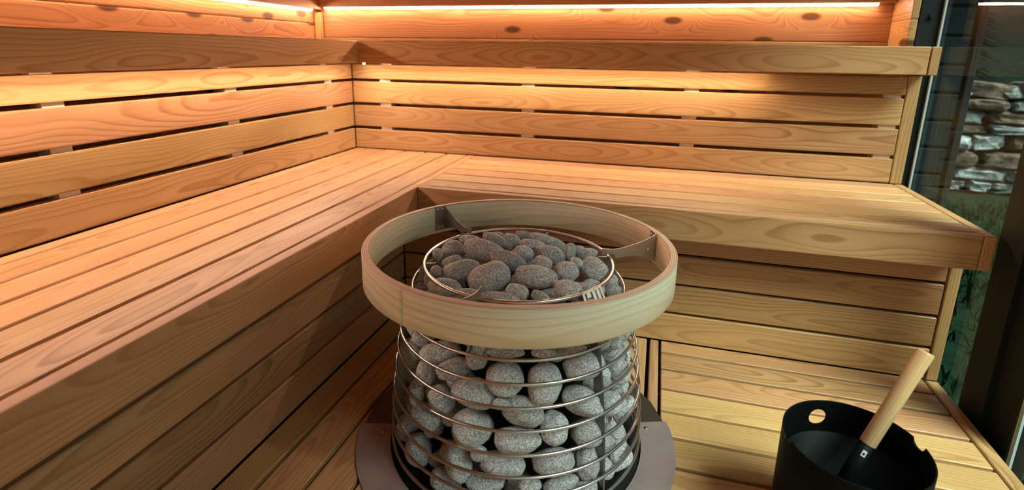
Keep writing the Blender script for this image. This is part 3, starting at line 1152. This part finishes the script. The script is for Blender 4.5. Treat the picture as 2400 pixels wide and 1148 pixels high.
# woven tag on the socket, turned to the camera side
tocam = (CAM - (P0 + dl * 0.062)).normalized()
side = (tocam - dl * tocam.dot(dl)).normalized()
other = dl.cross(side)
tm = Matrix((other, dl, side)).transposed().to_4x4()
tm.translation = P0 + dl * 0.064 + side * 0.0143 + other * 0.004
tg = link('woven_tag', box_mesh(0.008, 0.013, 0.001, 0.0, M['tag']), ladle, None, tm)
tm2 = tm.copy()
tm2.translation = tm.translation + side * 0.0006 - dl * 0.0005
link('tag_mark', box_mesh(0.0035, 0.005, 0.0004, 0.0, M['ink']), tg, None, tm2)

# ------------------------------------------------------------------ outdoors
GZ = -0.75
bm = bmesh.new()
bmesh.ops.create_grid(bm, x_segments=60, y_segments=60, size=20)
for v in bm.verts:
    v.co.z = 0.03 * noise.noise(v.co * 0.8)
ground = link('ground', bm_mesh(bm, 'ground', M['lawn'], True), None, None, Matrix.Translation((6, 0, GZ - 0.02)))
tag(ground, kind='structure')

# grass and small leaves by the window: uncountable
bm = bmesh.new()
rg = random.Random(5)
for i in range(9000):
    x = rg.uniform(2.42, 5.2)
    y = rg.uniform(-1.2, 3.0)
    if rg.random() > 0.35 + 0.65 * max(0, noise.noise(Vector((x * 1.7, y * 1.7, 3)))):
        continue
    if x < 2.85 and y > 0.45:
        continue
    z = GZ
    h = rg.uniform(0.03, 0.11)
    a = rg.uniform(0, 6.28)
    w = rg.uniform(0.004, 0.012)
    dx, dy = math.cos(a), math.sin(a)
    lx, ly = rg.uniform(-0.05, 0.05), rg.uniform(-0.05, 0.05)
    v = [bm.verts.new((x - dx * w, y - dy * w, z - 0.02)), bm.verts.new((x + dx * w, y + dy * w, z - 0.02)),
         bm.verts.new((x + dx * w * 0.8 + lx * 0.5, y + dy * w * 0.8 + ly * 0.5, z + h * 0.6)), bm.verts.new((x + lx, y + ly, z + h)),
         bm.verts.new((x - dx * w * 0.8 + lx * 0.5, y - dy * w * 0.8 + ly * 0.5, z + h * 0.6))]
    bm.faces.new(v)
grass = link('grass', bm_mesh(bm, 'grass', M['leaf']))
tag(grass, 'green grass and weeds growing outside the window', 'grass', kind='stuff')

# dark green boarded outer wall seen through the glass
ext = board('outbuilding_wall', 2.36, 2.685, 0.63, 0.75, GZ - 0.05, 1.6, 'zx', M['green_paint'], None, 0)
tag(ext, 'dark green boarded outer wall beyond the black window post', 'wall')
for k in range(-11, 9):
    z0 = 0.549 + 0.1225 * k
    board('cladding_board', 2.365, 2.655, 0.600, 0.629, z0 + 0.006, z0 + 0.1165, 'xz', M['green_paint'], ext, 0.005, 2)
board('corner_trim', 2.665, 2.695, 0.590, 0.629, GZ, 1.6, 'zx', M['green_paint'], ext, 0.003)

board('shade_roof', 2.36, 3.6, -0.25, 0.80, 1.60, 1.68, 'xy', M['green_paint'], ext, 0.004)  # unseen roof slab, added to keep the sun off the green wall

# field stone wall
SWY, SWX0, SWX1 = 3.5, 2.9, 7.4
swall = board('stone_wall', SWX0, SWX1, SWY + 0.16, SWY + 0.55, GZ - 0.05, 0.10, 'xz', M['mortar'], None, 0)
tag(swall, 'rough fieldstone garden wall with pale frosted stones', 'wall')
rock_me = []
rk = random.Random(11)
for mname in ('rock_brown', 'rock_pale'):
    for k in range(4):
        bm = bmesh.new()
        bmesh.ops.create_icosphere(bm, subdivisions=3, radius=1.0)
        ofs = Vector((rk.uniform(0, 50), rk.uniform(0, 50), rk.uniform(0, 50)))
        for v in bm.verts:
            d = v.co.normalized()
            p = Vector([math.copysign(abs(c) ** 0.45, c) for c in d])
            p *= 1 + 0.22 * noise.noise(d * 1.6 + ofs) + 0.10 * noise.noise(d * 4 + ofs)
            v.co = p
        rock_me.append(bm_mesh(bm, 'rock', M[mname], False))
z = GZ
while z < 0.10:
    hh = rk.uniform(0.045, 0.085)
    x = SWX0 + rk.uniform(0, 0.2)
    while x < SWX1 - 0.05:
        ww = rk.uniform(0.09, 0.26)
        pale = rk.random() < 0.42
        me = rock_me[(4 if pale else 0) + rk.randrange(4)]
        o = link('rock', me, swall, None, Matrix.Translation((x + ww, SWY + 0.14 + rk.uniform(-0.04, 0.03), z + hh)) @ Matrix.Rotation(rk.uniform(-0.12, 0.12), 4, 'Y') @ Matrix.Diagonal((ww * 0.98, 0.16, hh * 0.95, 1)))
        x += ww * 2 + 0.01
    z += hh * 2 * 0.98
x = SWX0
while x < SWX1:
    ww = rk.uniform(0.18, 0.40)
    link('cap_stone', rock_me[4 + rk.randrange(4)], swall, None, Matrix.Translation((x + ww, SWY + 0.30, 0.17 + rk.uniform(-0.02, 0.02))) @ Matrix.Diagonal((ww, 0.30, 0.06, 1)))
    x += 2 * ww + 0.01


# wooded slope that closes the view
bm = bmesh.new()
bmesh.ops.create_grid(bm, x_segments=50, y_segments=24, size=1)
for v in bm.verts:
    v.co = Vector((v.co.x * 22, v.co.y * 8, 0))
    v.co.z = (v.co.y + 8) * 0.62 + 0.8 * noise.noise(Vector((v.co.x * 0.45, v.co.y * 0.45, 1))) + 0.5 * noise.noise(Vector((v.co.x * 1.9, v.co.y * 1.9, 4)))
slope = link('hillside', bm_mesh(bm, 'hillside', M['needle'], True), None, None, Matrix.Translation((8, 20, GZ - 0.6)))
tag(slope, kind='structure')


# trees beyond the stone wall
def tree(x, y, h, label, seed):
    rt = random.Random(seed)
    t = empty('spruce_tree', (x, y, GZ), label, 'tree', 'trees beyond the stone wall')
    bm = bmesh.new()
    bmesh.ops.create_cone(bm, cap_ends=True, segments=10, radius1=0.16, radius2=0.03, depth=h)
    link('trunk', bm_mesh(bm, 'trunk', M['bark'], True), t, None, Matrix.Translation((x, y, GZ + h / 2)))
    bm = bmesh.new()
    for i in range(7000):
        s = rt.random() ** 0.8
        zz = GZ + 0.15 + s * (h - 0.2)
        R = (1 - s) ** 0.7 * 1.45 + 0.08
        a = rt.uniform(0, 6.28)
        rho = R * math.sqrt(rt.uniform(0.15, 1))
        c = Vector((x + rho * math.cos(a), y + rho * math.sin(a), zz - 0.25 * rho))
        d = Vector((math.cos(a), math.sin(a), rt.uniform(-0.6, 0.1))).normalized()
        sd = d.cross(Vector((0, 0, 1))).normalized()
        L, W = rt.uniform(0.14, 0.32), rt.uniform(0.05, 0.10)
        bm.faces.new([bm.verts.new(c - sd * W), bm.verts.new(c + d * L), bm.verts.new(c + sd * W), bm.verts.new(c - d * L * 0.3 + Vector((0, 0, 0.04)))])
    link('foliage', bm_mesh(bm, 'foliage', M['needle']), t)


for k, (x, y, h, lb) in enumerate([(3.9, 6.0, 5.4, 'dark spruce tree behind the left end of the stone wall'),
                                   (7.4, 6.0, 5.8, 'dark spruce tree behind the right part of the stone wall'),
                                   (5.6, 9.4, 6.6, 'tall dark spruce tree farther back, between the two nearer spruces'),
                                   (9.3, 9.6, 6.4, 'tall dark spruce tree farther back, right of all the others')]):
    tree(x, y, h, lb, 100 + k)
